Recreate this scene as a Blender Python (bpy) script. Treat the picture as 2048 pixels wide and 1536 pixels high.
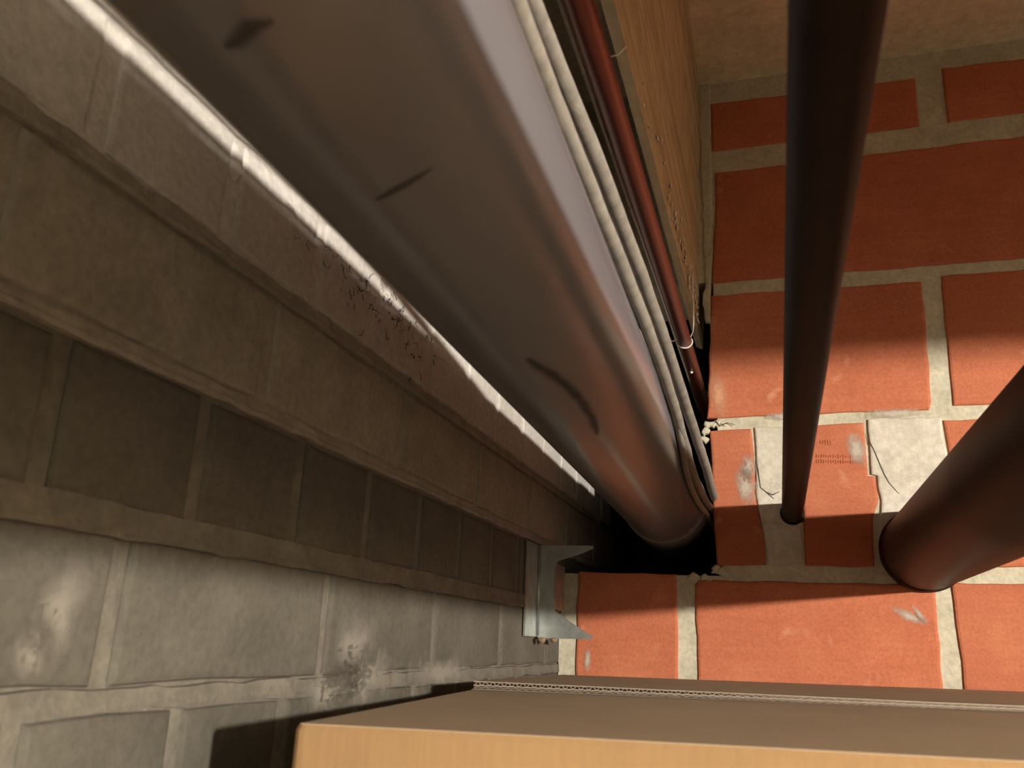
import bpy, math, random
from mathutils import Vector, Matrix, noise

# ------------------------------------------------------------------ clearing
for o in list(bpy.data.objects):
    bpy.data.objects.remove(o)
S = bpy.context.scene
C = S.collection
# All measures below are metres relative to the camera; OFF moves them into the room
# (back wall face at world y = 0, floor at world z = 0).
DW = 1.19                 # distance from camera to the brick wall
OFF = Vector((0.0, -DW, 1.68))
XL = -0.2916              # face of the painted block wall
ZC = 0.862                # ceiling
ZF = -1.68                # floor
XR = 3.0                  # right wall
YR = -2.05                # wall behind the camera

# ------------------------------------------------------------------ camera
cam = bpy.data.cameras.new('camera')
co = bpy.data.objects.new('camera', cam)
C.objects.link(co)
M3 = Matrix(((0.9568034985, 0.0469450229, 0.2869202505),
             (0.2880124914, -0.2877970854, -0.9133573465),
             (0.0396972303, 0.9565401207, -0.2888860112)))
co.matrix_world = Matrix.Translation(OFF) @ M3.to_4x4()
cam.sensor_width = 36.0
cam.lens = 1700.0 / 2048.0 * 36.0
cam.clip_start = 0.01
cam.dof.use_dof = True
cam.dof.focus_distance = 1.05
cam.dof.aperture_fstop = 15.7
S.camera = co
S.cycles.use_adaptive_sampling = True
S.cycles.adaptive_threshold = 0.02
S.cycles.max_bounces = 7
S.cycles.diffuse_bounces = 5
S.cycles.glossy_bounces = 3
S.cycles.use_denoising = True

# ------------------------------------------------------------------ world, exposure
w = bpy.data.worlds.new('World')
S.world = w
w.use_nodes = True
w.node_tree.nodes['Background'].inputs[0].default_value = (0.02, 0.018, 0.015, 1)
w.node_tree.nodes['Background'].inputs[1].default_value = 0.2
S.view_settings.view_transform = 'Standard'
S.view_settings.look = 'None'
S.view_settings.exposure = -0.40
S.view_settings.gamma = 1.0
S.view_settings.use_curve_mapping = False
BULB_STRENGTH = 10200.0
BULB_POS = Vector((2.10, -1.20, 0.285))
BULB_R = 0.042

rnd = random.Random(7)

# ------------------------------------------------------------------ materials
def new_mat(name):
    m = bpy.data.materials.new(name)
    m.use_nodes = True
    nt = m.node_tree
    b = nt.nodes['Principled BSDF']
    return m, nt, b

def ramp(nt, fac, stops):
    r = nt.nodes.new('ShaderNodeValToRGB')
    e = r.color_ramp.elements
    while len(e) < len(stops):
        e.new(0.5)
    for el, (p, c) in zip(e, stops):
        el.position = p
        el.color = (c[0], c[1], c[2], 1)
    nt.links.new(fac, r.inputs[0])
    return r.outputs[0]

def coords(nt, scale=(1, 1, 1), rand=True):
    tc = nt.nodes.new('ShaderNodeTexCoord')
    mp = nt.nodes.new('ShaderNodeMapping')
    mp.inputs['Scale'].default_value = scale
    nt.links.new(tc.outputs['Object'], mp.inputs[0])
    if rand:
        oi = nt.nodes.new('ShaderNodeObjectInfo')
        mu = nt.nodes.new('ShaderNodeMath'); mu.operation = 'MULTIPLY'
        mu.inputs[1].default_value = 37.0
        nt.links.new(oi.outputs['Random'], mu.inputs[0])
        nt.links.new(mu.outputs[0], mp.inputs['Location'])
    return mp.outputs[0]

def tex_noise(nt, vec, scale, detail=4, rough=0.6, dist=0.0):
    n = nt.nodes.new('ShaderNodeTexNoise')
    n.inputs['Scale'].default_value = scale
    n.inputs['Detail'].default_value = detail
    n.inputs['Roughness'].default_value = rough
    n.inputs['Distortion'].default_value = dist
    nt.links.new(vec, n.inputs['Vector'])
    return n.outputs['Fac']

def mix(nt, a, b, fac, blend='MIX'):
    m = nt.nodes.new('ShaderNodeMix')
    m.data_type = 'RGBA'; m.blend_type = blend
    for s, v in ((m.inputs[0], fac), (m.inputs[6], a), (m.inputs[7], b)):
        if isinstance(v, (tuple, list)):
            s.default_value = (v[0], v[1], v[2], 1)
        elif isinstance(v, (int, float)):
            s.default_value = v
        else:
            nt.links.new(v, s)
    return m.outputs[2]

def bump(nt, b, h, strength, dist):
    n = nt.nodes.new('ShaderNodeBump')
    n.inputs['Strength'].default_value = strength
    n.inputs['Distance'].default_value = dist
    nt.links.new(h, n.inputs['Height'])
    nt.links.new(n.outputs[0], b.inputs['Normal'])

def rand_tint(nt, col, amount):
    oi = nt.nodes.new('ShaderNodeObjectInfo')
    mr = nt.nodes.new('ShaderNodeMapRange')
    mr.inputs['To Min'].default_value = 1 - amount
    mr.inputs['To Max'].default_value = 1 + amount
    nt.links.new(oi.outputs['Random'], mr.inputs[0])
    hs = nt.nodes.new('ShaderNodeHueSaturation')
    nt.links.new(mr.outputs[0], hs.inputs['Value'])
    nt.links.new(col, hs.inputs['Color'])
    return hs.outputs[0]

def rough_mat(name, c1, c2, scale, rough=0.85, c3=None, bump_s=0.4, bump_d=0.002, tint=0.0,
              stretch=(1, 1, 1), fine=220, rand=True, spec=0.3):
    m, nt, b = new_mat(name)
    v = coords(nt, stretch, rand)
    n1 = tex_noise(nt, v, scale, 5, 0.62)
    col = ramp(nt, n1, [(0.32, c1), (0.68, c2)])
    if c3 is not None:
        n2 = tex_noise(nt, v, scale * 0.6, 6, 0.7, 0.6)
        f = ramp(nt, n2, [(0.60, (0, 0, 0)), (0.72, (1, 1, 1))])
        col = mix(nt, col, c3, f)
    n3 = tex_noise(nt, v, fine, 3, 0.6)
    g = ramp(nt, n3, [(0.3, (0.84, 0.84, 0.84)), (0.7, (1.1, 1.1, 1.1))])
    col = mix(nt, col, g, 1.0, 'MULTIPLY')
    if tint:
        col = rand_tint(nt, col, tint)
    nt.links.new(col, b.inputs['Base Color'])
    b.inputs['Roughness'].default_value = rough
    b.inputs['Specular IOR Level'].default_value = spec
    bump(nt, b, n3, bump_s, bump_d)
    return m

M = {}
M['mortar'] = rough_mat('grey_mortar', (0.46, 0.44, 0.335), (0.60, 0.575, 0.455), 26, 0.95, bump_s=0.6, fine=160, rand=False)
M['patch'] = rough_mat('pale_cement', (0.50, 0.475, 0.385), (0.69, 0.655, 0.575), 14, 0.9, bump_s=0.5, fine=120, rand=False)
# red hollow brick with pale bloom
def red_brick():
    m, nt, b = new_mat('red_fired_brick')
    v = coords(nt)
    n1 = tex_noise(nt, v, 14, 5, 0.6)
    col = ramp(nt, n1, [(0.3, (0.45, 0.14, 0.070)), (0.55, (0.49, 0.162, 0.084)), (0.75, (0.53, 0.195, 0.10))])
    vs = coords(nt, (4, 4, 60))
    n2 = tex_noise(nt, vs, 3, 3, 0.5)
    f = ramp(nt, n2, [(0.45, (0.90, 0.88, 0.86)), (0.6, (1.05, 1.05, 1.05))])
    col = mix(nt, col, f, 0.3, 'MULTIPLY')
    n3 = tex_noise(nt, v, 19, 3, 0.55, 0.4)
    f3 = ramp(nt, n3, [(0.66, (0, 0, 0)), (0.76, (0.5, 0.5, 0.5))])
    col = mix(nt, col, (0.70, 0.38, 0.24), f3)
    n4 = tex_noise(nt, v, 300, 3, 0.6)
    g = ramp(nt, n4, [(0.3, (0.86, 0.86, 0.86)), (0.7, (1.1, 1.1, 1.1))])
    col = mix(nt, col, g, 1.0, 'MULTIPLY')
    col = rand_tint(nt, col, 0.05)
    nt.links.new(col, b.inputs['Base Color'])
    b.inputs['Roughness'].default_value = 0.8
    b.inputs['Specular IOR Level'].default_value = 0.25
    bump(nt, b, n4, 0.3, 0.001)
    return m
M['brick'] = red_brick()
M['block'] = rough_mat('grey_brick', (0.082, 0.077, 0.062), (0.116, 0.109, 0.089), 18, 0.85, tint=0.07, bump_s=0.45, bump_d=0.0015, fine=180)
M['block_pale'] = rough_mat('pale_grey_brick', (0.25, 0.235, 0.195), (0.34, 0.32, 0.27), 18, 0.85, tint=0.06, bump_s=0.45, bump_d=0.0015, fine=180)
M['block_white'] = rough_mat('white_brick', (0.50, 0.49, 0.465), (0.60, 0.59, 0.565), 18, 0.85, tint=0.05, bump_s=0.45, bump_d=0.0015, fine=180)
M['block_mortar'] = rough_mat('grey_bed_mortar', (0.115, 0.107, 0.087), (0.175, 0.163, 0.135), 30, 0.9, bump_s=0.8, bump_d=0.002, fine=150, rand=False)
M['mortar_palest'] = rough_mat('white_joint_mortar', (0.51, 0.495, 0.465), (0.62, 0.605, 0.575), 30, 0.9, bump_s=0.8, bump_d=0.002, fine=150, rand=False)
M['mortar_white'] = rough_mat('pale_bed_mortar', (0.25, 0.232, 0.195), (0.35, 0.325, 0.275), 30, 0.9, bump_s=0.8, bump_d=0.002, fine=150, rand=False)
M['plaster'] = rough_mat('pale_plaster_smear', (0.17, 0.16, 0.135), (0.23, 0.215, 0.185), 40, 0.9, bump_s=0.4)
M['ceiling'] = rough_mat('rough_ceiling_render', (0.62, 0.55, 0.40), (0.80, 0.72, 0.54), 9, 0.95, bump_s=0.6, bump_d=0.003, fine=90, rand=False)
M['concrete'] = rough_mat('dark_concrete', (0.085, 0.08, 0.07), (0.12, 0.11, 0.10), 6, 0.9, rand=False)  # kept dark so the unseen rear wall and beam bounce little light
M['render'] = rough_mat('pale_wall_render', (0.19, 0.165, 0.125), (0.26, 0.225, 0.17), 5, 0.9, rand=False)
M['floor'] = rough_mat('cement_floor', (0.045, 0.04, 0.032), (0.06, 0.055, 0.045), 4, 0.85, rand=False)
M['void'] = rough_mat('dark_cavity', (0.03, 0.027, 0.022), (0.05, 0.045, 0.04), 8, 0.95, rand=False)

def wood():
    m, nt, b = new_mat('aged_timber')
    v = coords(nt, (40, 1.2, 40), False)
    n1 = tex_noise(nt, v, 1.0, 6, 0.65, 0.8)
    col = ramp(nt, n1, [(0.25, (0.29, 0.22, 0.125)), (0.5, (0.47, 0.38, 0.235)), (0.72, (0.58, 0.49, 0.32))])
    v2 = coords(nt, (1, 1, 1), False)
    n2 = tex_noise(nt, v2, 30, 4, 0.6)
    g = ramp(nt, n2, [(0.3, (0.82, 0.82, 0.82)), (0.7, (1.08, 1.08, 1.08))])
    col = mix(nt, col, g, 1.0, 'MULTIPLY')
    nt.links.new(col, b.inputs['Base Color'])
    b.inputs['Roughness'].default_value = 0.85
    b.inputs['Specular IOR Level'].default_value = 0.2
    bump(nt, b, n1, 0.6, 0.004)
    return m
M['wood'] = wood()

def smooth_mat(name, base, rough, var=0.12, scale=12, metallic=0.0, stretch=(1, 1, 1), spec=0.5, bs=0.0):
    m, nt, b = new_mat(name)
    v = coords(nt, stretch, False)
    n1 = tex_noise(nt, v, scale, 5, 0.6)
    lo = tuple(c * (1 - var) for c in base); hi = tuple(min(1, c * (1 + var)) for c in base)
    col = ramp(nt, n1, [(0.3, lo), (0.7, hi)])
    nt.links.new(col, b.inputs['Base Color'])
    b.inputs['Roughness'].default_value = rough
    b.inputs['Metallic'].default_value = metallic
    b.inputs['Specular IOR Level'].default_value = spec
    if bs:
        bump(nt, b, tex_noise(nt, v, scale * 12, 3), bs, 0.001)
    return m
M['pvc'] = smooth_mat('grey_plastic_pipe', (0.150, 0.146, 0.160), 0.24, 0.06, 6, stretch=(3, 0.6, 3), spec=0.5)
M['pvc_streak'] = smooth_mat('brown_streak', (0.075, 0.06, 0.045), 0.8, 0.3, 60)
M['cable'] = smooth_mat('dusty_grey_cable', (0.25, 0.232, 0.20), 0.85, 0.22, 90, spec=0.2, bs=0.5)
M['iron'] = smooth_mat('dark_brown_painted_steel', (0.012, 0.007, 0.0055), 0.5, 0.25, 40, spec=0.13, bs=0.15)
M['brown_pipe'] = smooth_mat('dark_brown_drain_pipe', (0.032, 0.016, 0.0115), 0.5, 0.2, 25, spec=0.16, bs=0.1)
M['copper'] = smooth_mat('red_brown_oxidised_copper', (0.11, 0.025, 0.014), 0.42, 0.2, 25, metallic=0.35, stretch=(1, 0.1, 1), bs=0.1)
M['galv'] = smooth_mat('galvanised_steel', (0.40, 0.43, 0.42), 0.42, 0.2, 60, metallic=0.75, bs=0.1)
M['wire'] = smooth_mat('pale_binding_wire', (0.72, 0.68, 0.62), 0.4, 0.1, 60)
M['web'] = smooth_mat('sooty_cobweb', (0.045, 0.038, 0.03), 0.95, 0.2, 60, spec=0.0)
M['rust'] = rough_mat('rusty_mortar', (0.13, 0.085, 0.045), (0.25, 0.18, 0.11), 60)
M['black'] = smooth_mat('black_plastic', (0.02, 0.02, 0.02), 0.4)
M['brass'] = smooth_mat('brass_socket', (0.5, 0.4, 0.2), 0.35, metallic=0.8)

def card(name, base, edge=False):
    m, nt, b = new_mat(name)
    v = coords(nt, (1, 1, 1), False)
    n1 = tex_noise(nt, v, 7, 5, 0.6)
    n2 = tex_noise(nt, coords(nt, (350, 350, 25), False), 1.0, 3, 0.6)
    lo = tuple(c * 0.92 for c in base); hi = tuple(min(1, c * 1.06) for c in base)
    col = ramp(nt, n1, [(0.3, lo), (0.7, hi)])
    g = ramp(nt, n2, [(0.3, (0.93, 0.93, 0.93)), (0.7, (1.05, 1.05, 1.05))])
    col = mix(nt, col, g, 1.0, 'MULTIPLY')
    nt.links.new(col, b.inputs['Base Color'])
    b.inputs['Roughness'].default_value = 0.8
    b.inputs['Specular IOR Level'].default_value = 0.2
    bump(nt, b, n2, 0.15, 0.0006)
    return m
M['card'] = card('brown_cardboard', (0.36, 0.225, 0.108))
M['card_top'] = card('pale_cardboard', (0.47, 0.37, 0.26))  # top flaps, paler and greyer than the carton sides
M['card_edge'] = card('cut_cardboard_edge', (0.36, 0.29, 0.225))
M['card_core'] = card('grey_cardboard_core', (0.22, 0.185, 0.15))

def film_mat(name, c, scale=60.0, strength=1.0):
    m, nt, b = new_mat(name)
    v = coords(nt, (1, 1, 1), False)
    n = tex_noise(nt, v, scale, 4, 0.65)
    at = nt.nodes.new('ShaderNodeAttribute'); at.attribute_name = 'film'
    ad = nt.nodes.new('ShaderNodeMath'); ad.operation = 'MULTIPLY_ADD'
    nt.links.new(n, ad.inputs[0]); ad.inputs[1].default_value = 1.1
    sub = nt.nodes.new('ShaderNodeMath'); sub.operation = 'SUBTRACT'
    nt.links.new(at.outputs['Fac'], sub.inputs[0]); sub.inputs[1].default_value = 0.62
    nt.links.new(sub.outputs[0], ad.inputs[2])
    mr = nt.nodes.new('ShaderNodeMapRange')
    mr.inputs['From Min'].default_value = 0.05; mr.inputs['From Max'].default_value = 0.75
    mr.inputs['To Max'].default_value = strength
    nt.links.new(ad.outputs[0], mr.inputs[0])
    nt.links.new(mr.outputs[0], b.inputs['Alpha'])
    b.inputs['Base Color'].default_value = (*c, 1)
    b.inputs['Roughness'].default_value = 0.9
    b.inputs['Specular IOR Level'].default_value = 0.1
    return m
M['film_plaster'] = film_mat('plaster_dust_film', (0.26, 0.245, 0.21), 45, 0.8)
M['film_cement'] = film_mat('cement_film', (0.52, 0.47, 0.40), 120, 0.9)
M['film_bloom'] = film_mat('pale_brick_bloom', (0.66, 0.36, 0.22), 160, 0.8)
M['film_dark'] = film_mat('dark_film', (0.05, 0.04, 0.03), 60, 0.5)  # dark film for the streaks on the grey pipe
def film(name, verts, faces, alpha, m, parent):
    o = mk(name, verts, faces, m, parent, smooth=True)
    a = o.data.attributes.new('film', 'FLOAT', 'POINT')
    for i, v in enumerate(alpha):
        a.data[i].value = v
    return o
def disc(place_fn, L, H, ang, r, n=20, rings=5):
    V = [place_fn(0, 0)]; A = [1.0]; F = []
    ca, sa = math.cos(ang), math.sin(ang)
    for k in range(1, rings + 1):
        q = k / rings
        for i in range(n):
            t_ = 2 * math.pi * i / n
            u, v = L * q * math.cos(t_), H * q * math.sin(t_)
            V.append(place_fn(u * ca - v * sa, u * sa + v * ca)); A.append(1 - q)
    for i in range(n):
        j = (i + 1) % n
        F.append((0, 1 + i, 1 + j))
        for k in range(rings - 1):
            F.append((1 + k * n + i, 1 + (k + 1) * n + i, 1 + (k + 1) * n + j, 1 + k * n + j))
    return V, F, A

def emit(name, col, strength):
    m, nt, b = new_mat(name)
    b.inputs['Base Color'].default_value = (0.9, 0.9, 0.9, 1)
    b.inputs['Emission Color'].default_value = (*col, 1)
    b.inputs['Emission Strength'].default_value = strength
    return m
M['bulb'] = emit('glowing_bulb', (1.0, 0.89, 0.76), BULB_STRENGTH)

# ------------------------------------------------------------------ mesh helpers
def mk(name, verts, faces, mat, parent=None, smooth=False, origin=None, auto=None):
    """Mesh object from camera-relative vertices; its origin is at its centre."""
    vs = [Vector(v) for v in verts]
    if origin is None:
        lo = Vector((min(v[i] for v in vs) for i in range(3)))
        hi = Vector((max(v[i] for v in vs) for i in range(3)))
        origin = (lo + hi) / 2
    origin = Vector(origin)
    me = bpy.data.meshes.new(name)
    me.from_pydata([v - origin for v in vs], [], faces)
    me.update()
    me.materials.append(M[mat] if isinstance(mat, str) else mat)
    if smooth:
        for p in me.polygons:
            p.use_smooth = True
    o = bpy.data.objects.new(name, me)
    C.objects.link(o)
    place(o, origin + OFF, parent)
    return o

def place(o, world, parent=None):
    if parent is not None:
        o.parent = parent
        pw = Vector((0, 0, 0)); q = parent
        while q is not None:
            pw += q.location; q = q.parent
        o.location = world - pw
    else:
        o.location = world

def inst(name, src, pos, parent=None):
    o = bpy.data.objects.new(name, src)
    C.objects.link(o)
    place(o, Vector(pos) + OFF, parent)
    return o

def empty(name, pos):
    o = bpy.data.objects.new(name, None)
    o.empty_display_size = 0.05
    C.objects.link(o)
    o.location = Vector(pos) + OFF
    return o

def tag(o, label, cat, group=None, kind=None):
    o['label'] = label; o['category'] = cat
    if group: o['group'] = group
    if kind: o['kind'] = kind
    return o

def structure(o, label, cat):
    o['kind'] = 'structure'; o['label'] = label; o['category'] = cat
    return o

def boxdata(boxes):
    V, F = [], []
    for (x0, x1, y0, y1, z0, z1) in boxes:
        n = len(V)
        V += [(x0, y0, z0), (x1, y0, z0), (x1, y1, z0), (x0, y1, z0), (x0, y0, z1), (x1, y0, z1), (x1, y1, z1), (x0, y1, z1)]
        F += [tuple(n + i for i in f) for f in ((0, 3, 2, 1), (4, 5, 6, 7), (0, 1, 5, 4), (1, 2, 6, 5), (2, 3, 7, 6), (3, 0, 4, 7))]
    return V, F

def tube(path, radius, seg=24, cap=True):
    """Swept round tube; radius may be a number or a list per point."""
    pts = [Vector(p) for p in path]
    V, F = [], []
    up = Vector((0.0, 0.0, 1.0))
    for i, p in enumerate(pts):
        t = (pts[min(i + 1, len(pts) - 1)] - pts[max(i - 1, 0)]).normalized()
        u = up if abs(t.dot(up)) < 0.95 else Vector((1, 0, 0))
        a = t.cross(u).normalized(); b = a.cross(t).normalized()
        r = radius[i] if isinstance(radius, (list, tuple)) else radius
        for k in range(seg):
            an = 2 * math.pi * k / seg
            V.append(p + (a * math.cos(an) + b * math.sin(an)) * r)
    for i in range(len(pts) - 1):
        for k in range(seg):
            k2 = (k + 1) % seg
            F.append((i * seg + k, (i + 1) * seg + k, (i + 1) * seg + k2, i * seg + k2))
    if cap:
        F.append(tuple(range(seg)))
        n = (len(pts) - 1) * seg
        F.append(tuple(n + k for k in reversed(range(seg))))
    return V, F

def lathe(profile, centre, seg=24):
    """profile of (radius, z) revolved about the vertical through centre."""
    V, F = [], []
    c = Vector(centre)
    for r, z in profile:
        for k in range(seg):
            a = 2 * math.pi * k / seg
            V.append(c + Vector((r * math.cos(a), r * math.sin(a), z)))
    for i in range(len(profile) - 1):
        for k in range(seg):
            k2 = (k + 1) % seg
            F.append((i * seg + k, i * seg + k2, (i + 1) * seg + k2, (i + 1) * seg + k))
    return V, F

def shade_flat_caps(o):
    for p in o.data.polygons:
        if len(p.vertices) > 4:
            p.use_smooth = False

def outline(poly, step, jit, r):
    """Subdivide a polygon's edges and jitter the points."""
    out = []
    n = len(poly)
    for i in range(n):
        a = Vector(poly[i]); b = Vector(poly[(i + 1) % n])
        k = max(1, int((b - a).length / step))
        for j in range(k):
            p = a.lerp(b, j / k)
            out.append(p + Vector((r.uniform(-jit, jit), r.uniform(-jit, jit))))
    return out

def slab_back(poly, front, depth, cham, step=0.022, jit=0.0010, r=rnd, bulge=0.0):
    """Slab whose outline lies in the x-z plane, facing the camera (-y), chamfered front."""
    o = outline(poly, step, jit, r)
    cx = sum(p[0] for p in o) / len(o); cz = sum(p[1] for p in o) / len(o)
    V, F = [], []
    n = len(o)
    def ring(y, ins):
        for i, p in enumerate(o):
            a = o[i - 1]; b = o[(i + 1) % n]
            t = (b - a).normalized()
            nn = Vector((-t[1], t[0]))
            if nn.dot(Vector((cx - p[0], cz - p[1]))) < 0: nn = -nn
            V.append((p[0] + nn[0] * ins, y, p[1] + nn[1] * ins))
    ring(front + depth, 0); ring(front + cham, 0); ring(front + cham * 0.25, cham * 0.5); ring(front, cham * 1.4)
    for k in range(3):
        for i in range(n):
            j = (i + 1) % n
            F.append((k * n + i, k * n + j, (k + 1) * n + j, (k + 1) * n + i))
    F.append(tuple(3 * n + i for i in range(n)))
    # orient outward
    area = sum(o[i][0] * o[(i + 1) % n][1] - o[(i + 1) % n][0] * o[i][1] for i in range(n))
    if area < 0:
        F = [tuple(reversed(f)) for f in F]
    return V, F

# ================================================================== STRUCTURE
floor = structure(mk('floor', *boxdata([(XL - 0.1, XR + 0.1, YR - 0.1, DW + 0.15, ZF - 0.1, ZF)]), 'floor'), 'grey cement cellar floor below the cartons', 'floor')
ceiling = structure(mk('ceiling', *boxdata([(XL - 0.1, XR + 0.1, YR - 0.1, DW + 0.15, ZC, ZC + 0.1)]), 'ceiling'), 'rough beige rendered cellar ceiling', 'ceiling')
wall_right = structure(mk('wall_right', *boxdata([(XR, XR + 0.1, YR - 0.1, DW + 0.15, ZF, ZC)]), 'render'), 'pale rendered cellar wall far to the right', 'wall')
wall_rear = structure(mk('wall_rear', *boxdata([(XL - 0.1, XR + 0.1, YR - 0.1, YR, ZF, ZC)]), 'concrete'), 'plain concrete cellar wall behind the viewpoint', 'wall')
# downstand beam across the room behind the viewpoint: it shades the upper brickwork
beam = structure(mk('trim_1', *boxdata([(XL, XR, 0.06, 0.25, 0.3487, ZC)]), 'concrete'), 'concrete downstand beam crossing the ceiling just above the viewpoint', 'beam')

# --- brick wall at the back: mortar body with the rough opening beside the side wall
HX1, HZ0, HZ1 = -0.0690, 0.0940, 0.520
RB = 0.0032    # joint recess
yb = DW + RB
body = [(XL, XR, yb, DW + 0.15, ZF, HZ0), (HX1, XR, yb, DW + 0.15, HZ0, HZ1), (XL, XR, yb, DW + 0.15, HZ1, ZC)]
wall_back = structure(mk('wall_back', *boxdata(body), 'mortar'), 'red hollow brick wall with wide grey mortar joints and a broken opening', 'wall')
# near-black box added behind the opening to keep it dark
t = 0.05
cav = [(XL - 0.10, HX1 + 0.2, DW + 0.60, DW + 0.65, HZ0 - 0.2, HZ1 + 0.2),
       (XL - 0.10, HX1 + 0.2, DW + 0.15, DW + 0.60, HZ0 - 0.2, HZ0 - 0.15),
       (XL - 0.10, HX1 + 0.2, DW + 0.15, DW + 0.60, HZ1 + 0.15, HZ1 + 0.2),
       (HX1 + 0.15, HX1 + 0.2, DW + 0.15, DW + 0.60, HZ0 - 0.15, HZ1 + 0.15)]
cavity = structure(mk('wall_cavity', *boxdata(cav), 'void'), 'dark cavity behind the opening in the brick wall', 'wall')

def back_brick(poly, front=0.0, cham=0.0028, jit=0.0011):
    return mk('brick', *slab_back(poly, DW + front, 0.012, cham, jit=jit), 'brick', wall_back)

def rect(x0, x1, z0, z1):
    return [(x0, z0), (x1, z0), (x1, z1), (x0, z1)]

# bricks measured in the photograph
back_brick([(-0.0645, 0.7400), (0.2305, 0.7392), (0.2310, 0.8215), (-0.0655, 0.8245)])
back_brick([(0.2675, 0.7395), (0.560, 0.7395), (0.560, 0.8250), (0.2690, 0.8310)])
back_brick([(-0.0700, 0.5180), (0.0560, 0.5185), (0.0560, 0.7010), (-0.0600, 0.7005)])
back_brick([(0.0760, 0.5185), (0.3660, 0.5180), (0.3660, 0.7035), (0.0760, 0.7015)])
back_brick([(-0.0826, 0.3115), (0.2040, 0.3130), (0.2075, 0.3240), (0.2110, 0.4960), (-0.0722, 0.4980)])
back_brick([(0.2330, 0.3165), (0.5240, 0.3165), (0.5240, 0.5025), (0.2350, 0.5020)])
back_brick([(-0.0745, 0.1080), (-0.0124, 0.1090), (-0.0135, 0.1400), (-0.0224, 0.2050), (-0.0222, 0.2880), (-0.0250, 0.2946), (-0.0795, 0.2935), (-0.0790, 0.2000)])
back_brick([(0.0364, 0.1085), (0.1200, 0.1085), (0.1228, 0.1710), (0.1317, 0.1940), (0.1313, 0.2255), (0.1212, 0.2270), (0.1220, 0.2980), (0.0400, 0.2980)])
back_brick([(0.2220, 0.1100), (0.5100, 0.1100), (0.5100, 0.3005), (0.2173, 0.2985), (0.2195, 0.2548)])
back_brick([(-0.2680, -0.0980), (-0.1290, -0.0980), (-0.1290, 0.0955), (-0.2660, 0.0960)])
back_brick([(-0.1050, -0.0980), (0.1840, -0.0980), (0.1885, 0.0815), (0.1880, 0.0880), (-0.1000, 0.0878), (-0.1045, 0.0800)])
back_brick([(0.2095, -0.0980), (0.4986, -0.0980), (0.4986, 0.0910), (0.2075, 0.0905)])
# regular bond further right and further down
br_mesh = []
for k in range(4):
    o = mk('brick', *slab_back(rect(-0.145, 0.145, -0.0935, 0.0935), 0.0, 0.012, 0.0028, step=0.07), 'brick', None, origin=(0, 0, 0))
    br_mesh.append(o.data)
    bpy.data.objects.remove(o)
rows = [(0.7820, 0.592, True), (0.6110, 0.399, False), (0.4090, 0.557, False), (0.2040, 0.543, False), (-0.0040, 0.532, False)]
top_mesh = mk('brick', *slab_back(rect(-0.145, 0.145, -0.0425, 0.0425), 0.0, 0.012, 0.0028, step=0.07), 'brick', None, origin=(0, 0, 0))
tm = top_mesh.data
bpy.data.objects.remove(top_mesh)
for zc, x0, top in rows:
    x = x0
    while x < XR - 0.3:
        inst('brick', tm if top else rnd.choice(br_mesh), (x + 0.145, DW + rnd.uniform(-0.0006, 0.0006), zc), wall_back)
        x += 0.311
zc = -0.0040 - 0.2085
k = 0
while zc > ZF + 0.1:
    x = XL + 0.012 + (0.155 if k % 2 == 0 else 0.0)
    while x < XR - 0.3:
        inst('brick', rnd.choice(br_mesh), (x + 0.145, DW + rnd.uniform(-0.0006, 0.0006), zc), wall_back)
        x += 0.311
    zc -= 0.2045; k += 1
# smooth cement patches beside the pipes and smears over brick edges
def cement(poly, front, name='mortar_patch', m='patch', cham=0.0022, jit=0.0016, step=0.014):
    return mk(name, *slab_back(poly, DW + front, 0.010, cham, step=step, jit=jit), m, wall_back)
cement([(0.1250, 0.1200), (0.2150, 0.1200), (0.2180, 0.2550), (0.2145, 0.3035), (0.1260, 0.3040), (0.1240, 0.2290), (0.1335, 0.2270), (0.1340, 0.1930)], -0.0006)
cement([(-0.0095, 0.1120), (0.0335, 0.1120), (0.0375, 0.2950), (-0.0195, 0.2975), (-0.0200, 0.2060)], -0.0004)
# crumbled mortar at the edge of the opening
for (x, z, s) in ((-0.079, 0.303, 0.008), (-0.070, 0.304, 0.007), (-0.060, 0.304, 0.006), (-0.086, 0.292, 0.007), (-0.087, 0.282, 0.006), (-0.078, 0.101, 0.008), (-0.092, 0.091, 0.009), (-0.108, 0.090, 0.009), (-0.068, 0.099, 0.007)):
    pts = [(x + s * math.cos(a) * rnd.uniform(0.45, 1.4), z + s * math.sin(a) * rnd.uniform(0.35, 1.1)) for a in [i * math.pi / 4 for i in range(8)]]
    cement(pts, rnd.uniform(-0.002, 0.001), 'mortar_crumb', 'mortar', 0.002, 0.0006)
# pale scrape marks and cement films on the bricks
def smear(x, z, L, H, ang, m='film_cement'):
    V, F, A = disc(lambda u, v: (x + u, DW - 0.0009, z + v), L, H, ang, rnd)
    return film('cement_smear', V, F, A, m, wall_back)
smear(0.155, 0.049, 0.026, 0.0075, -0.45)
smear(0.168, 0.050, 0.018, 0.0050, -0.95)
smear(-0.250, -0.020, 0.006, 0.020, 0.0)
smear(-0.034, 0.215, 0.017, 0.036, 0.15)
smear(-0.030, 0.240, 0.014, 0.022, 0.0)
smear(0.110, 0.262, 0.015, 0.030, 0.2)
smear(0.160, 0.309, 0.050, 0.008, 0.0)
smear(0.020, 0.311, 0.030, 0.007, 0.0)
smear(-0.066, 0.345, 0.016, 0.045, 0.1, 'film_bloom')
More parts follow.
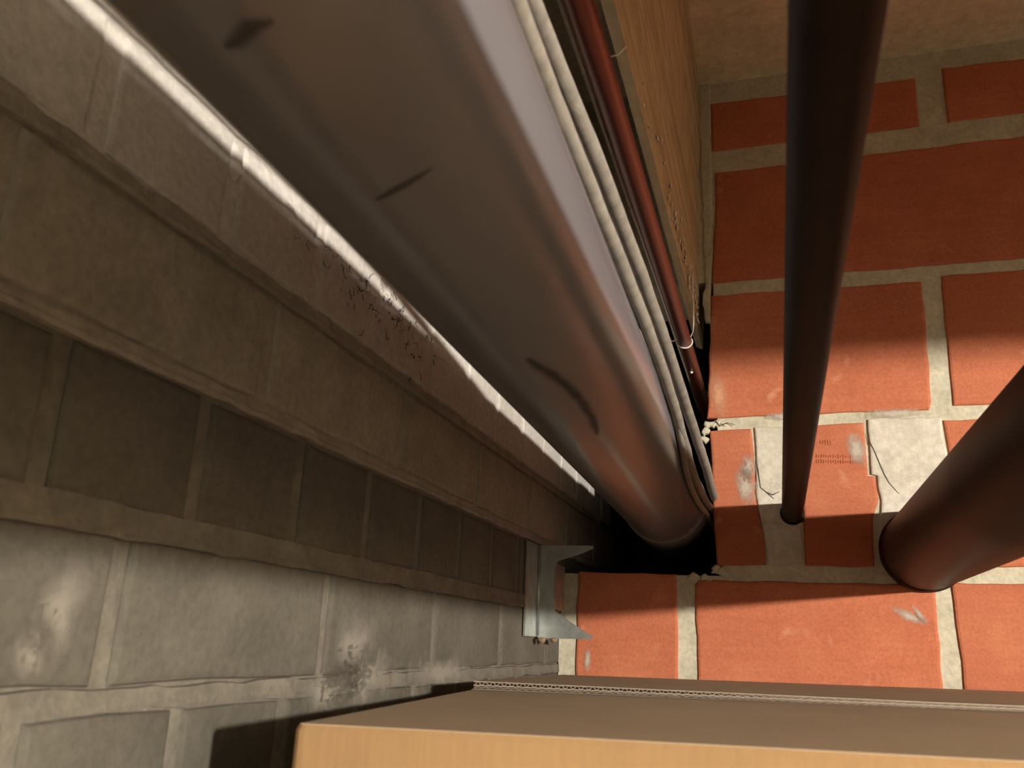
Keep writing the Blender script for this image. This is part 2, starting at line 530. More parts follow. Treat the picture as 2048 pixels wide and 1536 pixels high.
# hairline cracks in the cement patches, and the faint roller marks pressed into one brick
M['crack'] = smooth_mat('dark_crack', (0.10, 0.09, 0.075), 0.95, 0.2, 60, spec=0.0)  # dark ribbons laid over the surface as cracks
M['mark'] = smooth_mat('dark_red_mark', (0.27, 0.075, 0.035), 0.9, 0.2, 60, spec=0.0)  # dark red ticks laid over the brick face
def crack(pts, w):
    V, F = [], []
    for i, p in enumerate(pts):
        a = Vector(pts[max(i - 1, 0)]); b = Vector(pts[min(i + 1, len(pts) - 1)])
        t_ = (b - a).normalized(); nn = Vector((-t_[1], t_[0])) * w * (0.4 if i in (0, len(pts) - 1) else rnd.uniform(0.7, 1.2))
        V += [(p[0] + nn[0], DW - 0.0010, p[1] + nn[1]), (p[0], DW - 0.0014, p[1]), (p[0] - nn[0], DW - 0.0010, p[1] - nn[1])]
    for i in range(len(pts) - 1):
        for k in range(2):
            F.append((i * 3 + k, i * 3 + k + 1, i * 3 + k + 4, i * 3 + k + 3))
    return mk('crack', V, F, 'crack', wall_back)
crack([(0.1265, 0.2843), (0.1273, 0.2706), (0.1324, 0.2569), (0.1363, 0.2434), (0.1411, 0.228), (0.1462, 0.216), (0.1569, 0.2015)], 0.0006)
crack([(-0.0205, 0.262), (-0.0171, 0.2362), (-0.0149, 0.2121), (-0.008, 0.2059), (0.0002, 0.2017), (0.0101, 0.2063)], 0.0007)
crack([(-0.0149, 0.2121), (-0.0074, 0.2052), (0.0019, 0.1963)], 0.0006)
crack([(-0.0759, 0.3015), (-0.071, 0.3064), (-0.0657, 0.2997), (-0.0554, 0.3037), (-0.0453, 0.3004)], 0.0009)
V, F = [], []
for x0, x1, z0, z1, h in ((0.0649, 0.0806, 0.273, 0.2712, 0.0035), (0.0587, 0.1166, 0.2539, 0.2512, 0.0030), (0.0582, 0.1161, 0.2468, 0.2440, 0.0030)):
    n = int((x1 - x0) / 0.0030)
    for i in range(n):
        f = i / n; x = x0 + (x1 - x0) * f; z = z0 + (z1 - z0) * f; hh = h * rnd.uniform(0.4, 1.0)
        b = len(V)
        V += [(x, DW - 0.0004, z - hh), (x + 0.0009, DW - 0.0004, z - hh), (x + 0.0009, DW - 0.0004, z + hh), (x, DW - 0.0004, z + hh)]
        F.append((b, b + 1, b + 2, b + 3))
mk('roller_marks', V, F, 'mark', wall_back)
# vertical mortar fillet between timber and brickwork
cement([(-0.0815, 0.458), (-0.0735, 0.458), (-0.0660, 0.700), (-0.0640, ZC), (-0.0830, ZC)], 0.0008, 'mortar_fillet', 'mortar')

# --- side wall, its courses in three tones
PITCH = 0.0793
RL = 0.0025
wl = boxdata([(XL - 0.10, XL - RL, YR, DW + 0.62, ZF, ZC + 0.02)])
WHITE_Z = -0.033 + PITCH * 2
wall_left = structure(mk('wall_left', *wl, 'block_mortar'), 'grey brick side wall with paler upper courses receding behind the pipe', 'wall')

mk('joint_backing', *boxdata([(XL - 0.006, XL - RL + 0.0004, -0.45, DW + 0.3, WHITE_Z, WHITE_Z + PITCH)]), 'mortar_white', wall_left)
mk('joint_backing', *boxdata([(XL - 0.006, XL - RL + 0.0009, -0.45, DW + 0.3, WHITE_Z + PITCH, ZC)]), 'mortar_palest', wall_left)

def slab_left(L, H, cham, jit, r):
    """brick facing +x, centred on origin in y-z, front at x=0"""
    poly = outline([(-L / 2, -H / 2), (L / 2, -H / 2), (L / 2, H / 2), (-L / 2, H / 2)], 0.035, jit, r)
    n = len(poly); V = []; F = []
    for x, ins in ((-0.010, 0), (-cham, 0), (-cham * 0.3, cham * 0.5), (0, cham * 1.5)):
        for p in poly:
            sy = max(0, (abs(p[0]) - ins)) * (1 if p[0] > 0 else -1)
            sz = max(0, (abs(p[1]) - ins)) * (1 if p[1] > 0 else -1)
            V.append((x, sy, sz))
    for k in range(3):
        for i in range(n):
            j = (i + 1) % n
            F.append((k * n + i, k * n + j, (k + 1) * n + j, (k + 1) * n + i))
    F.append(tuple(3 * n + i for i in range(n)))
    return V, F
def proto(L, H, m='block'):
    out = []
    for k in range(5):
        o = mk('brick', *slab_left(L, H, 0.0022, 0.0009, rnd), m, None, origin=(0, 0, 0))
        out.append(o.data); bpy.data.objects.remove(o)
    return out
PITCH = 0.0793
HB = 0.0665
grey_s, grey_h = proto(0.187, HB), proto(0.0895, HB)
pale_s, pale_h = proto(0.187, HB, 'block_pale'), proto(0.0895, HB, 'block_pale')
white_s, white_h = proto(0.187, HB, 'block_white'), proto(0.0895, HB, 'block_white')
# joint heights seen in the photograph: -0.033, 0.047, 0.126, 0.205 ...
joints_stretch = 0.334   # y of a joint in a stretcher course
for k in range(-7, 11):
    z0 = -0.033 + PITCH * k
    zc = z0 + PITCH / 2
    if zc + HB / 2 > ZC:
        continue
    stretch_m, head_m = (white_s, white_h) if k >= 3 else ((pale_s, pale_h) if k == 2 else (grey_s, grey_h))   # upper courses are built in paler tones
    header = (k % 2 == 1) if k >= 0 else ((-k) % 2 == 1)
    if header:
        y = 0.379 - 0.1010 * 8 + (0.0 if k == 1 else (0.012 if k == -1 else -0.006))
        while y < DW + 0.3:
            inst('brick', rnd.choice(head_m), (XL + rnd.uniform(-0.0008, 0.0008), y + 0.0505, zc), wall_left)
            y += 0.1010
    else:
        y = (0.334 if (k // 2) % 2 == 0 else 0.428) - 0.198 * 4
        while y < DW + 0.3:
            inst('brick', rnd.choice(stretch_m), (XL + rnd.uniform(-0.0008, 0.0008), y + 0.099, zc), wall_left)
            y += 0.198

# proud, ragged bed joints (the lower edge overhangs)
def bed_joint(z0, hi, proud, seed, m='block_mortar'):
    r = random.Random(seed)
    V, F = [], []
    n = 150
    y0, y1 = -0.45, DW + 0.25
    for i in range(n + 1):
        y = y0 + (y1 - y0) * i / n
        w1 = noise.noise(Vector((y * 26, seed, 0))) * 0.0016 + noise.noise(Vector((y * 90, seed, 3))) * 0.0011
        w2 = noise.noise(Vector((y * 22, seed, 9))) * 0.0018 + noise.noise(Vector((y * 80, seed, 5))) * 0.0014
        lo = z0 - hi / 2 + w1; up = z0 + hi / 2 + w2
        p = proud + noise.noise(Vector((y * 40, seed, 7))) * 0.0006
        V += [(XL - 0.006, y, lo), (XL + p * 0.9, y, lo + 0.0004), (XL + p * 1.25, y, lo + 0.003), (XL + p * 0.8, y, (lo + up) / 2), (XL + p * 0.6, y, up - 0.001), (XL - 0.006, y, up)]
    for i in range(n):
        for k in range(5):
            a = i * 6 + k
            F.append((a, a + 6, a + 7, a + 1))
    F = [tuple(reversed(f)) for f in F]
    return mk('mortar_joint', V, F, m, wall_left, smooth=False)
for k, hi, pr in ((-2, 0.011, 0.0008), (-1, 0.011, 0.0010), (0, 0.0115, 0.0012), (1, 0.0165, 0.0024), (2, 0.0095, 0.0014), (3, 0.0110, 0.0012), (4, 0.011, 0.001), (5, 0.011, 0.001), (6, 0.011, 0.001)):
    bed_joint(-0.033 + PITCH * k, hi, pr, 10 + k, 'mortar_palest' if k >= 4 else ('mortar_white' if k >= 2 else 'block_mortar'))
# plaster smears on the side wall
def wall_smear(y, z, L, H, ang, rise=0.0011, name='plaster_smear', m='plaster'):
    V = [(XL + rise, y, z)]; F = []
    n = 18
    ca, sa = math.cos(ang), math.sin(ang)
    rr = [rnd.uniform(0.85, 1.1) for _ in range(n)]
    for q, h in ((0.55, 0.85), (0.85, 0.35), (1.0, -0.6)):
        for i in range(n):
            a = 2 * math.pi * i / n
            py, pz = L * q * rr[i] * math.cos(a), H * q * rr[i] * math.sin(a)
            V.append((XL + rise * h, y + py * ca - pz * sa, z + py * sa + pz * ca))
    for i in range(n):
        j = (i + 1) % n
        F.append((0, 1 + i, 1 + j))
        for k in range(2):
            F.append((1 + k * n + i, 1 + (k + 1) * n + i, 1 + (k + 1) * n + j, 1 + k * n + j))
    return mk(name, V, F, m, wall_left, smooth=True)
for (y, z, L, H, ang) in ((0.300, 0.006, 0.016, 0.030, -0.30), (0.290, -0.010, 0.012, 0.018, -0.3), (0.572, -0.010, 0.042, 0.034, 0.1), (0.590, -0.030, 0.070, 0.024, 0.0), (0.540, -0.036, 0.045, 0.018, 0.1), (0.75, -0.030, 0.10, 0.016, 0.0)):
    Vf, Ff, Af = disc(lambda u, v: (XL + 0.0020, y + u, z + v), L, H, ang, rnd)
    film('plaster_smear', Vf, Ff, Af, 'film_plaster', wall_left)
wall_smear(0.372, 0.262, 0.006, 0.012, 0.2, 0.002, 'plaster_lump', 'block_white')
for (y, z) in ((0.43, 0.262), (0.47, 0.258), (0.56, 0.252), (0.62, 0.255), (0.70, 0.248), (0.76, 0.252), (0.86, 0.247), (0.95, 0.246)):
    wall_smear(y, z, rnd.uniform(0.006, 0.015), rnd.uniform(0.003, 0.006), rnd.uniform(-0.3, 0.3), 0.0018, 'plaster_lump', 'block_white')

# ================================================================== OBJECTS
# --- cartons
def carton(name, FL, FR, BR, BL, ztop, roll, zbot, label, detailed):
    root = empty(name, ((FL[0] + FR[0]) / 2, (FL[1] + BL[1]) / 2, zbot))
    zt = lambda x: ztop + roll * x
    top4 = [FL, FR, BR, BL]
    # body: four walls with rounded vertical corners, open under the flaps
    cen = Vector(((FL[0] + BR[0]) / 2, (FL[1] + BR[1]) / 2))
    def rounded(scale_in):
        out = []
        for i in range(4):
            p = Vector(top4[i]); a = Vector(top4[i - 1]); b = Vector(top4[(i + 1) % 4])
            rr = 0.006
            ta = (a - p).normalized(); tb = (b - p).normalized()
            for s in range(5):
                f = s / 4
                q = p + ta * rr * (1 - f) ** 2 + tb * rr * f ** 2
                q = q + (cen - q).normalized() * scale_in
                out.append(q)
        return out
    V, F = [], []
    o0 = rounded(0.0); n = len(o0)
    levels = [(zbot, 0.0), (zbot + 0.25, -0.001)] + [(None, 0.0)] + [('c', 0.0015)]
    for z, ins in levels:
        for p in rounded(ins):
            zz = zt(p[0]) - 0.0045 if z is None else (zt(p[0]) - 0.0018 if z == 'c' else z)
            V.append((p[0], p[1], zz))
    for k in range(len(levels) - 1):
        for i in range(n):
            j = (i + 1) % n
            F.append((k * n + i, k * n + j, (k + 1) * n + j, (k + 1) * n + i))
    F.append(tuple(reversed(range(n))))
    body = mk('carton_body', V, F, 'card', root)
    # top flaps: front and rear major flaps meeting at a gap
    def flap(fn, y_a, y_b, lift, th=0.0042, bow=0.0):
        V, F = [], []
        N = 28
        for i in range(N + 1):
            s = i / N
            for (yf, edge) in ((y_a, 0), (y_b, 1)):
                L = Vector(FL).lerp(Vector(BL), yf(s)); R = Vector(FR).lerp(Vector(BR), yf(s))
                p = L.lerp(R, 0.003 + 0.994 * s)
                is_seam = (fn == 'front' and edge == 1) or (fn == 'rear' and edge == 0)
                z = zt(p[0]) + (lift(s) if is_seam else -0.0016)
                V += [(p[0], p[1], z), (p[0], p[1], z - th)]
                # rolled fold near the crease
        for i in range(N):
            a = i * 4; b = a + 4
            F += [(a, a + 2, b + 2, b), (a + 1, b + 1, b + 3, a + 3), (a, b, b + 1, a + 1), (a + 2, a + 3, b + 3, b + 2)]
        F += [(0, 1, 3, 2), (N * 4, N * 4 + 2, N * 4 + 3, N * 4 + 1)]
        F = [tuple(reversed(f)) for f in F]
        return mk('top_flap', V, F, 'card_top', root)
    sf = lambda s: 0.392 - 0.022 * s
    sr = lambda s: 0.392 - 0.022 * s + 0.0035 + 0.004 * s
    TH = lambda s: 0.0066 - 0.0020 * min(1, s / 0.5)        # double-wall board, crushed towards the right
    fl = flap('front', lambda s: 0.005, sf, lambda s: -0.0004 + 0.0010 * s)
    rl = flap('rear', lambda s: sr(s) + 0.016, lambda s: 1.0, lambda s: TH(s) - 0.0004)
    if detailed:
        def at(fn, s):
            L = Vector(FL).lerp(Vector(BL), fn(s)); R = Vector(FR).lerp(Vector(BR), fn(s))
            return L.lerp(R, s)
        # three liners of the cut board edge, and fluted paper between them
        N = 80
        for lev, m in ((0.0, 'card_edge'), (0.5, 'card_edge'), (1.0, 'card_edge')):
            V, F = [], []
            for i in range(N + 1):
                s = 0.004 + 0.990 * i / N
                p = at(sr, s); z = zt(p[0]) + 0.0002 + (TH(s) - 0.0008) * lev
                wob = 0.0003 * noise.noise(Vector((s * 60, lev * 9, 1)))
                V += [(p[0], p[1] + wob, z - 0.0004), (p[0], p[1] + wob, z + 0.0004), (p[0], p[1] + 0.016, z + 0.0004), (p[0], p[1] + 0.016, z - 0.0004)]
            for i in range(N):
                for k in range(4):
                    a = i * 4 + k; b = i * 4 + (k + 1) % 4
                    F.append((a, b, b + 4, a + 4))
            mk('board_liner', V, F, m, rl)
        for lo, hi in ((0.0, 0.5), (0.5, 1.0)):
            V, F = [], []
            N2 = 220
            for i in range(N2 + 1):
                s = 0.004 + 0.990 * i / N2
                p = at(sr, s)
                lev = (lo + 0.03 if i % 2 == 0 else hi - 0.03)
                crush = min(1.0, max(0.0, (s - (0.24 if lo > 0.2 else -0.10)) / 0.10))
                lev = lev * (1 - 0.8 * crush) + (lo + hi) / 2 * 0.8 * crush
                z = zt(p[0]) + 0.0002 + (TH(s) - 0.0008) * lev
                back = 0.0012 + 0.0006 * rnd.random()
                V += [(p[0], p[1] + back, z - 0.0004), (p[0], p[1] + back, z + 0.0004), (p[0], p[1] + 0.016, z + 0.0004), (p[0], p[1] + 0.016, z - 0.0004)]
            for i in range(N2):
                for k in range(4):
                    a = i * 4 + k; b = i * 4 + (k + 1) % 4
                    F.append((a, b, b + 4, a + 4))
            mk('corrugation', V, F, 'card_core', rl)
        # pale lip of the front flap
        V, F = [], []
        for i in range(N + 1):
            s = 0.004 + 0.990 * i / N
            p = at(sf, s); z = zt(p[0]) - 0.0004 + 0.0010 * s
            V += [(p[0], p[1] - 0.0030, z + 0.0003), (p[0], p[1] - 0.0004, z + 0.0009), (p[0], p[1] + 0.0006, z + 0.0002), (p[0], p[1] + 0.0006, z - 0.0030)]
        for i in range(N):
            for k in range(3):
                a = i * 4 + k
                F.append((a, a + 1, a + 5, a + 4))
        mk('cut_edge', V, F, 'card_edge', fl)
        # inner minor flap lying just under the gap
        Lf = [Vector(FL).lerp(Vector(BL), q) for q in (0.30, 0.55)]; Rf = [Vector(FR).lerp(Vector(BR), q) for q in (0.30, 0.55)]
        V = []
        for (a, b) in ((Lf[0], Rf[0]), (Lf[1], Rf[1])):
            for p in (a.lerp(b, 0.01), a.lerp(b, 0.99)):
                V += [(p[0], p[1], zt(p[0]) - 0.0062), (p[0], p[1], zt(p[0]) - 0.010)]
        mk('inner_flap', V, [(0, 2, 6, 4), (1, 5, 7, 3), (0, 4, 5, 1), (2, 3, 7, 6), (0, 1, 3, 2), (4, 6, 7, 5)], 'card', root)
    tag(root, label, 'box', 'stacked cartons')
    return root
ZT = -0.035
carton('cardboard_box', (-0.212, 0.366), (0.46, 0.402), (0.44, 1.165), (-0.2815, 1.170), ZT, 0.0147, ZT - 0.82, 'big brown cardboard carton with closed flaps at the bottom of the picture', True)
carton('cardboard_box', (-0.225, 0.372), (0.455, 0.395), (0.44, 1.160), (-0.270, 1.165), ZT - 0.82 - 0.0125, 0.0, ZF, 'brown cardboard carton on the floor under the upper carton', False)

# --- grey plastic drain pipe
def pc(y):   # centre of the grey pipe at depth y
    f = (y - 0.25) / (DW - 0.25)
    return Vector((-0.135 - 0.008 * f, y, 0.2055 - 0.0155 * f))
PR = 0.055
root = empty('drain_pipe', pc(-0.3) - Vector((0, 0, PR)))
o = mk('pipe_tube', *tube([pc(YR + 0.01), pc(-1.0), pc(-0.2), pc(0.3), pc(0.8), pc(1.2), pc(1.55)], PR, 64), 'pvc', root, smooth=True); shade_flat_caps(o)
prof = [pc(1.160), pc(1.163), pc(1.166), pc(1.19), pc(1.26)]
o = mk('socket_collar', *tube(prof, [PR + 0.0004, PR + 0.0018, PR + 0.0024, PR + 0.0026, PR + 0.0026], 64), 'pvc', root, smooth=True); shade_flat_caps(o)
def on_pipe(y, ang, h=0.0003):
    c = pc(y); a = math.radians(ang)
    return Vector((c[0] + (PR + h) * math.cos(a), y, c[2] + (PR + h) * math.sin(a)))
def streak(pts, widths):
    V, F, A = [], [], []
    n = len(pts)
    for i, ((y, a), wd) in enumerate(zip(pts, widths)):
        y0, a0 = pts[max(i - 1, 0)]; y1, a1 = pts[min(i + 1, n - 1)]
        dy, da = (y1 - y0), math.radians(a1 - a0) * PR
        L = math.hypot(dy, da) or 1
        ny, na = -da / L, dy / L
        for sdx in (-1, -0.5, 0, 0.5, 1):
            V.append(on_pipe(y + sdx * ny * wd, a + math.degrees(sdx * na * wd / PR), 0.0004))
            A.append((1 - abs(sdx)) * (0.75 if i in (0, n - 1) else 1.0))
    for i in range(n - 1):
        for k in range(4):
            F.append((i * 5 + k, i * 5 + k + 1, i * 5 + k + 6, i * 5 + k + 5))
    return film('dark_streak', V, F, A, 'film_dark', root)
streak([(0.425, -78), (0.4395, -76.4), (0.4593, -71.6), (0.4828, -68.9), (0.5115, -67.0), (0.5548, -67.5), (0.585, -70), (0.600, -72)], [0.003, 0.005, 0.0055, 0.005, 0.005, 0.005, 0.0045, 0.002])
streak([(0.247, -87), (0.2462, -84.0), (0.2437, -74.6), (0.2425, -67), (0.2418, -61.6)], [0.0008, 0.0018, 0.0028, 0.0022, 0.0008])
streak([(0.163, -93), (0.1621, -88.9), (0.1584, -80.9), (0.1588, -74.8)], [0.002, 0.004, 0.0045, 0.002])
tag(root, 'thick grey plastic drain pipe running along the side wall into the opening', 'pipe')
DRAIN = root

# --- cables resting on the shoulder of the grey pipe
def polar(y, ang, rho):
    a = math.radians(ang)
    return Vector((rho * math.cos(a), y, rho * math.sin(a)))
def spline(ctrl, n):
    out = []
    P = [Vector(c) for c in ctrl]
    P = [P[0] * 2 - P[1]] + P + [P[-1] * 2 - P[-2]]
    for i in range(1, len(P) - 2):
        for k in range(n):
            t_ = k / n
            p0, p1, p2, p3 = P[i - 1:i + 3]
            out.append(0.5 * ((2 * p1) + (p2 - p0) * t_ + (2 * p0 - 5 * p1 + 4 * p2 - p3) * t_ ** 2 + (3 * p1 - p0 - 3 * p2 + p3) * t_ ** 3))
    out.append(P[-2])
    return out
def cable(ctrl, r, label, seed, end_stub=False):
    pts = spline(ctrl, 14)
    rr = []
    for i, p in enumerate(pts):
        n1 = noise.noise(Vector((p[1] * 22, seed, 0)))
        p[0] += n1 * 0.0005; p[2] += noise.noise(Vector((p[1] * 22, seed, 5))) * 0.0005
        rr.append(r * (1 + 0.05 * noise.noise(Vector((p[1] * 60, seed, 2)))))
    o = mk('electric_cable', *tube(pts, rr, 14), 'cable', None, smooth=True)
    shade_flat_caps(o)
    return tag(o, label, 'cable', 'cables on the grey pipe')
def hug(y, phi, r, gap=0.0003):
    """point of a cable of radius r touching the grey pipe at angle phi"""
    c = pc(y); a = math.radians(phi)
    return Vector((c[0] + (PR + r + gap) * math.cos(a), y, c[2] + (PR + r + gap) * math.sin(a)))
MID = [hug(-0.25, 42, 0.0048), hug(0.10, 41, 0.0048), hug(0.309, 40, 0.0048), hug(0.42, 35, 0.0048), hug(0.52, 28, 0.0048), hug(0.62, 18, 0.0048), hug(0.72, 7, 0.0048), hug(0.82, -4, 0.0048), hug(0.93, -11, 0.0048), hug(1.04, -11, 0.0048), hug(1.13, -8, 0.0048), hug(1.20, -4, 0.0048), hug(1.40, 0, 0.0048)]
cable(MID, 0.0048, 'middle dusty grey cable lying against the lit side of the grey pipe', 1)
cable([polar(-0.25, 108.9, 0.300), polar(0.10, 108.9, 0.300), polar(0.32, 108.8, 0.300), polar(0.39, 108.5, 0.296), polar(0.445, 108.25, 0.290), polar(0.505, 108.15, 0.282), polar(0.588, 108.05, 0.272), polar(0.686, 108.2, 0.258), polar(0.814, 108.7, 0.243), polar(0.93, 109.2, 0.230), polar(1.035, 109.8, 0.2190), polar(1.17, 110.9, 0.2140), polar(1.40, 111.5, 0.212)],
      0.0054, 'outermost thick dusty grey cable, nearest the red pipe', 2)
cable([hug(-0.25, 86, 0.0034), hug(0.10, 86, 0.0034), hug(0.35, 86, 0.0034), hug(0.47, 84, 0.0034), hug(0.56, 72, 0.0034), hug(0.64, 48, 0.0034), hug(0.70, 24, 0.0034), hug(0.76, 3, 0.0034), hug(0.82, -9, 0.0034), hug(0.90, -19, 0.0034), hug(1.00, -22, 0.0034), hug(1.10, -19.5, 0.0034), hug(1.19, -15, 0.0034), hug(1.40, -11, 0.0034)],
      0.0034, 'thin grey cable coming over the grey pipe, innermost of the three at the opening', 3)

# --- timber joist
def joist():
    V, F = [], []
    y0, y1 = 0.25, DW + 0.10
    n = 120
    prof_n = 16
    for i in range(n + 1):
        y = y0 + (y1 - y0) * i / n
        ring = []
        wob = noise.noise(Vector((y * 18, 1, 0))) * 0.003 + noise.noise(Vector((y * 55, 2, 0))) * 0.002
        for k in range(9):          # right side from bottom to top
            f = k / 8
            x = -0.0920 + 0.0115 * f; z = 0.4495 + (ZC - 0.4495) * f
            x += noise.noise(Vector((y * 3, f * 14, 4))) * 0.0020 * (1 - abs(2 * f - 1) * 0.6)
            if k == 0: z += wob; x -= 0.002
            ring.append((x, y, z))
        ring.append((-0.104, y, ZC)); ring.append((-0.104, y, 0.454 + wob * 0.5)); ring.append((-0.099, y, 0.4515 + noise.noise(Vector((y * 30, 8, 0))) * 0.0015))
        V += ring
    m = 12
    for i in range(n):
        for k in range(m):
            a = i * m + k; b = i * m + (k + 1) % m
            F.append((a, a + m, b + m, b))
    F.append(tuple(range(m))); F.append(tuple(n * m + k for k in reversed(range(m))))
    root = empty('timber_joist', (-0.13, 0.5, 0.45))
    mk('joist_timber', V, F, 'wood', root)
    # mortar crumbs stuck along the lower arris near the wall
    V, F = [], []
    for q in range(120):
        y = DW - abs(rnd.gauss(0, 0.22)); zz = 0.452 + abs(rnd.gauss(0, 0.022)); s = rnd.uniform(0.0012, 0.0045)
        if y < 0.55: continue
        x = -0.0915 + 0.0115 * (zz - 0.4495) / (ZC - 0.4495)
        b = len(V)
        for d in ((1, 0, 0), (0, 1, 0), (0, 0, 1), (0, -1, 0), (0, 0, -1), (-1, 0, 0)):
            V.append((x + d[0] * s * 0.4, y + d[1] * s * rnd.uniform(0.7, 1.5), zz + d[2] * s * rnd.uniform(0.7, 1.2)))
        for f in ((0, 1, 2), (0, 2, 3), (0, 3, 4), (0, 4, 1), (5, 2, 1), (5, 3, 2), (5, 4, 3), (5, 1, 4)):
            F.append(tuple(b + i for i in f))
    cr = mk('mortar_splash', V, F, 'patch', root); cr['kind'] = 'stuff'
    # bright nail in the lower edge
    nail = polar(0.55, 102.3, 0.452)
    o = mk('nail', *tube([nail + Vector((-0.010, 0, -0.0065)), nail + Vector((-0.002, 0.0005, -0.005)), nail + Vector((0.004, 0.001, 0.002))], [0.0007, 0.0008, 0.0014], 8), 'wire', root, smooth=True)
    tag(root, 'rough timber joist under the ceiling beside the brick wall', 'beam')
joist()

# --- red copper pipe with its binding wire
root = empty('copper_pipe', (-0.0945, 0.5, 0.354))
CPX, CPZ, CPR = -0.0952, 0.3635, 0.0085
o = mk('pipe_tube', *tube([(CPX, 0.245, CPZ), (CPX, 0.5, CPZ), (CPX, 0.8, CPZ), (CPX, DW + 0.3, CPZ)], CPR, 32), 'copper', root, smooth=True); shade_flat_caps(o)
y = 1.012
ringp = []
for k in range(15):
    a = math.radians(-205 + 250 * k / 14)
    ringp.append((CPX + (CPR + 0.0007) * math.cos(a), y + 0.006 * math.sin(a * 0.5), CPZ + (CPR + 0.0007) * math.sin(a)))
ringp = [(CPX - 0.020, y + 0.002, CPZ + 0.010), (CPX - 0.015, y, CPZ + 0.002)] + ringp + [(CPX + 0.012, y - 0.008, CPZ + 0.020), (CPX + 0.012, y - 0.010, 0.448)]
o = mk('binding_wire', *tube(spline(ringp, 3), 0.0009, 8), 'wire', root, smooth=True)
o = mk('highlight_bead', *lathe([(0.0001, -0.0022), (0.0018, -0.0012), (0.0022, 0.0), (0.0016, 0.0014), (0.0001, 0.002)], (CPX - 0.001, 1.108, CPZ - CPR - 0.0002), 10), 'wire', root, smooth=True)  # pale bead put in for the highlight dot on the copper
tag(root, 'slim red-brown copper pipe running beneath the timber joist', 'pipe')
# thin wire alongside
o = mk('thin_wire', *tube(spline([tuple(polar(0.25, 106.5, 0.395)), tuple(polar(0.5, 106.40, 0.395)), tuple(polar(0.8, 106.25, 0.395)), tuple(polar(1.02, 106.2, 0.395)), tuple(polar(1.4, 106.2, 0.395))], 8), 0.0011, 8), 'cable', None, smooth=True)
tag(o, 'very thin grey wire stretched alongside the red-brown copper pipe', 'wire')

# --- dark steel pipe straight overhead
root = empty('steel_pipe', (0.0243, 0.3, 0.1773 - 0.0135))
o = mk('pipe_tube', *tube([(0.0243, YR + 0.01, 0.1773), (0.0243, 0.0, 0.1773), (0.0243, 0.7, 0.1773), (0.0243, DW + 0.004, 0.1773)], 0.0135, 40), 'iron', root, smooth=True); shade_flat_caps(o)
o = mk('mortar_seal', *tube([(0.0243, DW - 0.0035, 0.1768), (0.0243, DW - 0.002, 0.1768), (0.0243, DW + 0.003, 0.1768)], [0.0140, 0.0152, 0.0165], 28), 'iron', root, smooth=True)
tag(root, 'slim dark brown steel pipe crossing the brick wall overhead', 'pipe')

# --- thick brown pipe at the right
root = empty('drain_pipe', (0.179, 0.3, 0.080))
o = mk('pipe_tube', *tube([(0.179, YR + 0.01, 0.130), (0.179, 0.0, 0.130), (0.179, 0.7, 0.130), (0.179, DW + 0.004, 0.130)], 0.050, 64), 'brown_pipe', root, smooth=True); shade_flat_caps(o)
o = mk('wall_ring', *tube([(0.179, DW - 0.012, 0.130), (0.179, DW - 0.011, 0.130), (0.179, DW - 0.002, 0.130), (0.179, DW + 0.003, 0.130)], [0.0502, 0.0518, 0.0524, 0.0524], 64), 'brown_pipe', root, smooth=True); shade_flat_caps(o)
tag(root, 'thick dark brown drain pipe entering the brick wall at the right', 'pipe')

# --- galvanised bracket in the corner
root = empty('metal_bracket', (XL, 1.06, 0.004))
YB = 1.062
th = 0.0022
def plate_xz(poly, y, th_, name):
    V = [(p[0], y, p[1]) for p in poly] + [(p[0], y + th_, p[1]) for p in poly]
    n = len(poly)
    F = [tuple(range(n)), tuple(n + i for i in reversed(range(n)))]
    F += [(i, i + n, (i + 1) % n + n, (i + 1) % n) for i in range(n)]
    return mk(name, V, F, 'galv', root)
plate_xz([(XL + 0.002, 0.0085), (XL + 0.006, 0.0045), (-0.2700, 0.0045), (-0.2190, 0.0055), (-0.2178, 0.0085), (-0.2500, 0.0275), (-0.2660, 0.0380), (-0.2672, 0.0450), (-0.2672, 0.0900), (-0.2640, 0.0985), (-0.2300, 0.1095), (-0.2175, 0.1150), (-0.2182, 0.1180), (XL + 0.002, 0.1180)], YB, th, 'c_plate')
mk('wall_leg', *boxdata([(XL + 0.0012, XL + 0.0034, 1.008, YB + th, 0.006, 0.1180)]), 'galv', root)
mk('return_lip', *boxdata([(-0.2690, -0.2670, YB + th, YB + 0.055, 0.040, 0.096)]), 'galv', root)
mk('bend_rib', *tube([(XL + 0.0042, YB - 0.0005, 0.007), (XL + 0.0042, YB - 0.0005, 0.117)], 0.0022, 12), 'galv', root, smooth=True)
tag(root, 'galvanised C-shaped metal bracket fixed in the corner below the grey pipe', 'bracket')
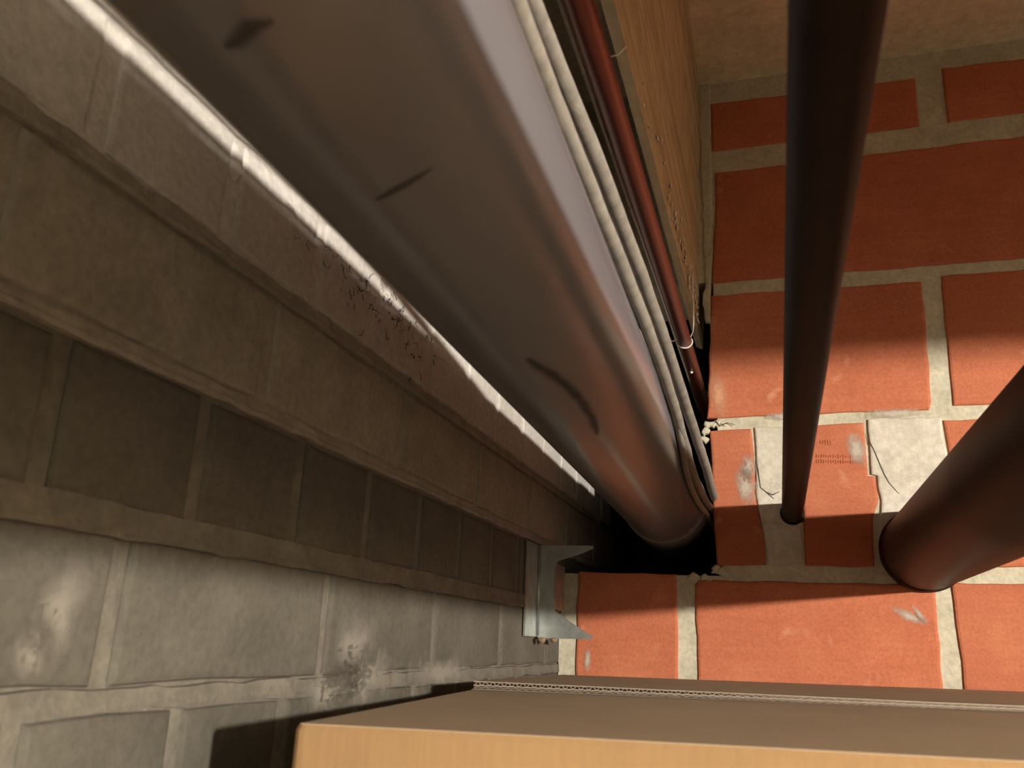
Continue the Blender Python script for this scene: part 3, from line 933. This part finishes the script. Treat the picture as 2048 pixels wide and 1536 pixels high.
for (y, x, z, s) in ((1.055, XL + 0.012, 0.0035, 0.006), (1.060, XL + 0.026, 0.0040, 0.005)):
    V, F = lathe([(0.0001, -s), (s * 0.7, -s * 0.6), (s, 0.0), (s * 0.6, s * 0.2), (0.0001, s * 0.3)], (x, y, z), 12)
    mk('mortar_lump', V, F, 'rust', root, smooth=True)

# --- sooty cobweb on the side wall
V, F = [], []
def strand(pts, r):
    global V, F
    v, f = tube(pts, r, 4, False)
    n = len(V)
    V += v; F += [tuple(n + i for i in q) for q in f]
for q in range(95):
    cy = rnd.gauss(0.575, 0.055)
    cz = 0.264 - abs(rnd.gauss(0, 0.020))
    a = rnd.uniform(0, math.pi * 2); L = rnd.uniform(0.002, 0.009)
    pts = []
    for k in range(4):
        pts.append((XL + 0.0014 + rnd.uniform(0, 0.002), cy + math.cos(a) * L * k / 3, cz + math.sin(a) * L * k / 3))
        a += rnd.uniform(-0.9, 0.9)
    strand(pts, rnd.uniform(0.00012, 0.0004))
o = mk('cobweb', V, F, 'web', None)
tag(o, 'sooty dark cobweb clinging to the side wall beside the grey pipe', 'cobweb', kind='stuff')

# --- pendant bulb that lights the cellar (behind and right of the viewpoint)
root = empty('pendant_lamp', BULB_POS + Vector((0, 0, ZC - BULB_POS[2])))
o = mk('lamp_cord', *tube([BULB_POS + Vector((0, 0, 0.12)), BULB_POS + Vector((0, 0, 0.3)), (BULB_POS[0], BULB_POS[1], ZC - 0.02)], 0.0035, 10), 'black', root, smooth=True)
o = mk('ceiling_rose', *lathe([(0.0001, -0.03), (0.02, -0.028), (0.045, -0.006), (0.045, 0.0)], (BULB_POS[0], BULB_POS[1], ZC), 24), 'black', root, smooth=True)
o = mk('bulb_socket', *lathe([(0.0001, 0.125), (0.012, 0.125), (0.019, 0.11), (0.02, 0.058), (0.016, 0.052)], BULB_POS, 24), 'brass', root, smooth=True)
pr = []
for k in range(13):
    a = -math.pi / 2 + math.pi * k / 12 * 0.88
    pr.append((max(0.0001, BULB_R * math.cos(a)), BULB_R * math.sin(a)))
pr.append((0.014, 0.055))
o = mk('light_bulb', *lathe(pr, BULB_POS, 28), 'bulb', root, smooth=True)
tag(root, 'bare glowing bulb hanging from the ceiling behind the viewpoint', 'lamp')
